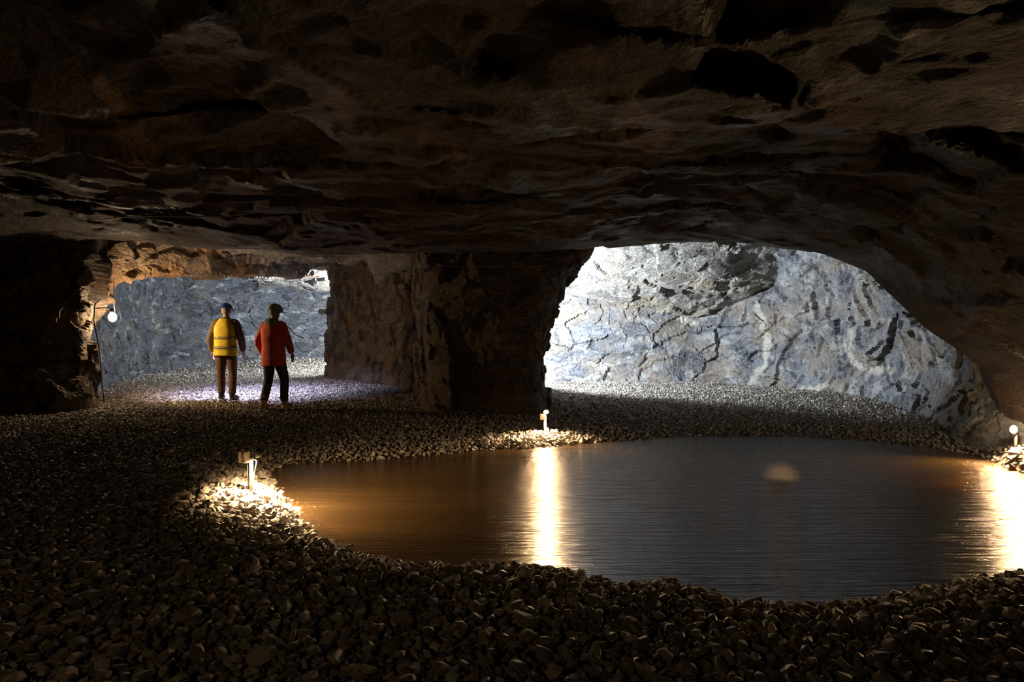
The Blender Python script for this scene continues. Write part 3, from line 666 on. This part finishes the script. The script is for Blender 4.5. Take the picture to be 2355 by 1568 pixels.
def person(loc, rz, label, sc, pose, top_mat, vest_mat, leg_mat, boot_mat, helmet_mat, long_jacket=False):
    root_bm = bmesh.new()
    tw = pose.get('twist', 0)
    # body (skin), one continuous surface
    add_loft(root_bm, [(.86, 0, 0, .14, .10), (.95, 0, 0, .155, .11), (1.08, 0, 0, .135, .10), (1.25, 0, .0, .155, .11), (1.38, 0, 0, .165, .11), (1.45, 0, 0, .13, .09), (1.49, 0, .0, .06, .06)], 24)
    limb_joint(root_bm, [(0, 0, 1.44), (0, .01, 1.52), (0, .03, 1.58)], [.062, .055, .058])
    hc = Vector((0, .045, 1.655)); tilt = Matrix.Rotation(-.22, 3, 'X')
    H = lambda x, y, z: hc+tilt @ Vector((x, y, z))
    add_ball(root_bm, H(0, -.01, .02), (.076, .095, .095), tilt); add_ball(root_bm, H(0, .02, -.045), (.058, .068, .07), tilt)
    add_tube(root_bm, [H(0, .085, .02), H(0, .105, -.02), H(0, .088, -.03)], [.009, .014, .01], 8)
    for s in (-1, 1):
        add_ball(root_bm, H(.078*s, -.005, -.01), (.012, .022, .034), tilt, 10)
        add_ball(root_bm, H(.03*s, .085, .012), (.014, .010, .008), tilt, 8)
    add_ball(root_bm, H(0, .083, -.06), (.026, .012, .007), tilt, 8); add_ball(root_bm, H(0, .07, -.09), (.025, .022, .02), tilt, 8)
    legs = {}
    for s in (-1, 1):
        hip = Vector((.09*s, 0, .92)); kn = Vector(pose['knee'][s]); an = Vector(pose['ankle'][s]); toe = Vector(pose['toe'][s])
        limb_joint(root_bm, [hip, (hip+kn)/2, kn, (kn*.6+an*.4), an, an-Vector((0, 0, .04))], [.09, .078, .055, .055, .038, .035])
        limb_joint(root_bm, [an-Vector((0, .03, .05)), (an+toe)/2-Vector((0, 0, .03)), toe], [.035, .035, .022])
        sh = Vector((.175*s, 0, 1.42)); el = Vector(pose['elbow'][s]); wr = Vector(pose['wrist'][s])
        limb_joint(root_bm, [sh-Vector((.06*s, 0, 0)), sh, (sh+el)/2, el, (el+wr)/2, wr], [.06, .056, .047, .04, .036, .026])
        hand(root_bm, wr, s, (wr-el).normalized()*.6+Vector((0, .05, -.5)))
        legs[s] = (hip, kn, an, toe, sh, el, wr)
    body = fuse('person', root_bm, M_SKIN, None, .0075, 3)
    body.location = loc; body.rotation_euler = (0, 0, rz); body.scale = (sc,)*3
    tag(body, label, 'person')
    # trousers
    bm = bmesh.new(); add_loft(bm, [(.84, 0, -.005, .15, .115), (.93, 0, -.005, .18, .135), (1.04, 0, 0, .165, .125), (1.08, 0, 0, .16, .12)], 24)
    for s in (-1, 1):
        hip, kn, an, toe, *_ = legs[s]
        limb_joint(bm, [hip, (hip+kn)/2, kn, (kn*.5+an*.5), an+Vector((0, 0, .02))], [.108, .098, .078, .074, .068])
    fuse('trousers', bm, leg_mat, body, .01, 3)
    for s in (-1, 1):
        hip, kn, an, toe, *_ = legs[s]; bm = bmesh.new()
        limb_joint(bm, [an+Vector((0, 0, .12)), an+Vector((0, 0, .03)), an-Vector((0, .005, .04))], [.058, .056, .052])
        limb_joint(bm, [an-Vector((0, .045, .052)), (an+toe)/2-Vector((0, 0, .028)), toe], [.046, .05, .034])
        d_ = (toe-an); d_.z = 0; mid = an-Vector((0, .02, 0))+d_*.45
        fuse('boot', bm, boot_mat, body, .008, 2)
    # jacket
    bm = bmesh.new(); low = .74 if long_jacket else .86
    g = .02 if long_jacket else 0
    add_loft(bm, [(low, 0, -.005, .185+g, .145+g), (low+.12, 0, -.005, .19+g, .15+g), (1.08, 0, -.005, .175+g, .14+g), (1.25, 0, -.01, .19+g, .145+g), (1.38, 0, -.01, .195+g, .14), (1.46, 0, 0, .15, .115), (1.51, 0, .0, .085, .085), (1.545, 0, .01, .078, .078)], 28)
    for s in (-1, 1):
        *_, sh, el, wr = legs[s]
        limb_joint(bm, [sh-Vector((.06*s, 0, 0)), sh, (sh+el)/2, el, (el+wr)/2, wr+(el-wr)*.08], [.088, .088, .078, .07, .062, .052])
    fuse('jacket', bm, top_mat, body, .01, 4)
    if vest_mat:
        bm = bmesh.new(); prof = [(.83, 0, -.005, .215, .17), (.97, 0, -.005, .208, .168), (1.15, 0, -.008, .2, .162), (1.28, 0, -.012, .205, .162), (1.38, 0, -.012, .19, .155), (1.45, 0, -.005, .155, .13), (1.52, 0, 0, .10, .10)]
        add_loft(bm, prof, 40); ve = fuse('vest', bm, vest_mat, body, .01, 2)
        zz = [q[0] for q in prof]
        for zc in (1.16, .98):
            bm = bmesh.new(); r_ = [(z_, 0, -.008, float(np.interp(z_, zz, [q[3] for q in prof]))+e_, float(np.interp(z_, zz, [q[4] for q in prof]))+e_) for z_, e_ in ((zc-.026, .001), (zc-.024, .005), (zc+.024, .005), (zc+.026, .001))]
            add_loft(bm, r_, 40, (False, False)); k_ = bmobj('reflective_band', bm, M_BAND, ve, smooth=True); k_['label'] = 'dull grey reflective band'
    else:
        bm = bmesh.new(); add_loft(bm, [(1.43, 0, -.06, .12, .07), (1.48, 0, -.06, .13, .09), (1.53, 0, -.05, .115, .085), (1.56, 0, -.02, .09, .07)], 24); hd = fuse('hood', bm, M_HAIR, body, .009, 3); hd['label'] = 'grey hood gathered at the neck'
    # hair + helmet + head lamp
    bm = bmesh.new(); add_ball(bm, H(0, -.025, .02), (.084, .092, .098), tilt); fuse('hair', bm, M_HAIR, body, .008, 2)
    bm = bmesh.new(); n = 28; rows = []
    for i in range(9):
        a = i/8*math.pi/2; rows.append([(math.cos(a)*(.118)*math.cos(6.2832*k/n), math.cos(a)*.142*math.sin(6.2832*k/n), .045+math.sin(a)*.115) for k in range(n)])
    brim = [(.132*math.cos(6.2832*k/n), (.165+.05*max(0, math.sin(6.2832*k/n)))*math.sin(6.2832*k/n), .035) for k in range(n)]
    inner = [(.11*math.cos(6.2832*k/n), .134*math.sin(6.2832*k/n), .032) for k in range(n)]
    allr = [inner, brim]+rows
    vr = [[bm.verts.new(H(*p_)) for p_ in r_] for r_ in allr[:-1]]; apex = bm.verts.new(H(0, 0, .16))
    for a, b_ in zip(vr[:-1], vr[1:]):
        for k in range(n): bm.faces.new([a[k], a[(k+1) % n], b_[(k+1) % n], b_[k]])
    for k in range(n): bm.faces.new([vr[-1][k], vr[-1][(k+1) % n], apex])
    he = bmobj('helmet', bm, helmet_mat, body, smooth=True)
    bm = bmesh.new(); add_box(bm, H(0, .15, .085), (.05, .035, .04), tilt, .006); hl = bmobj('head_lamp', bm, M_DARKM, he)
    bm = bmesh.new(); add_ball(bm, H(0, .17, .082), (.017, .006, .015), tilt, 12); bmobj('lamp_lens', bm, M_LED, hl, smooth=True)
    return body
p1 = onz(521, 921, 0.0); p1.z = float(ground(p1.x, p1.y))+.012
person(p1, .06, 'person in yellow high-visibility vest and blue helmet standing with back turned', 1.0,
       {'knee': {-1: (-.105, .03, .50), 1: (.115, .015, .50)}, 'ankle': {-1: (-.11, .06, .10), 1: (.135, -.08, .10)}, 'toe': {-1: (-.14, .22, .035), 1: (.19, .07, .035)},
        'elbow': {-1: (-.27, -.04, 1.14), 1: (.285, -.02, 1.14)}, 'wrist': {-1: (-.275, .05, .90), 1: (.30, .06, .89)}},
       M_BRNJ, M_YEL, M_BRNT, M_BOOT, M_BLUE)
p2 = onz(631, 944, 0.0); p2.z = float(ground(p2.x, p2.y))+.012
person(p2, -.38, 'person in red jacket and tan boots walking away beside the yellow vest', .965,
       {'knee': {-1: (-.12, .0, .50), 1: (.13, .11, .50)}, 'ankle': {-1: (-.12, -.12, .12), 1: (.12, .11, .10)}, 'toe': {-1: (-.16, .03, .035), 1: (.15, .27, .035)},
        'elbow': {-1: (-.28, -.06, 1.15), 1: (.28, .03, 1.16)}, 'wrist': {-1: (-.24, .02, .93), 1: (.25, .16, .95)}},
       M_RED, None, M_GRYT, M_TAN, M_GREYH, long_jacket=True)
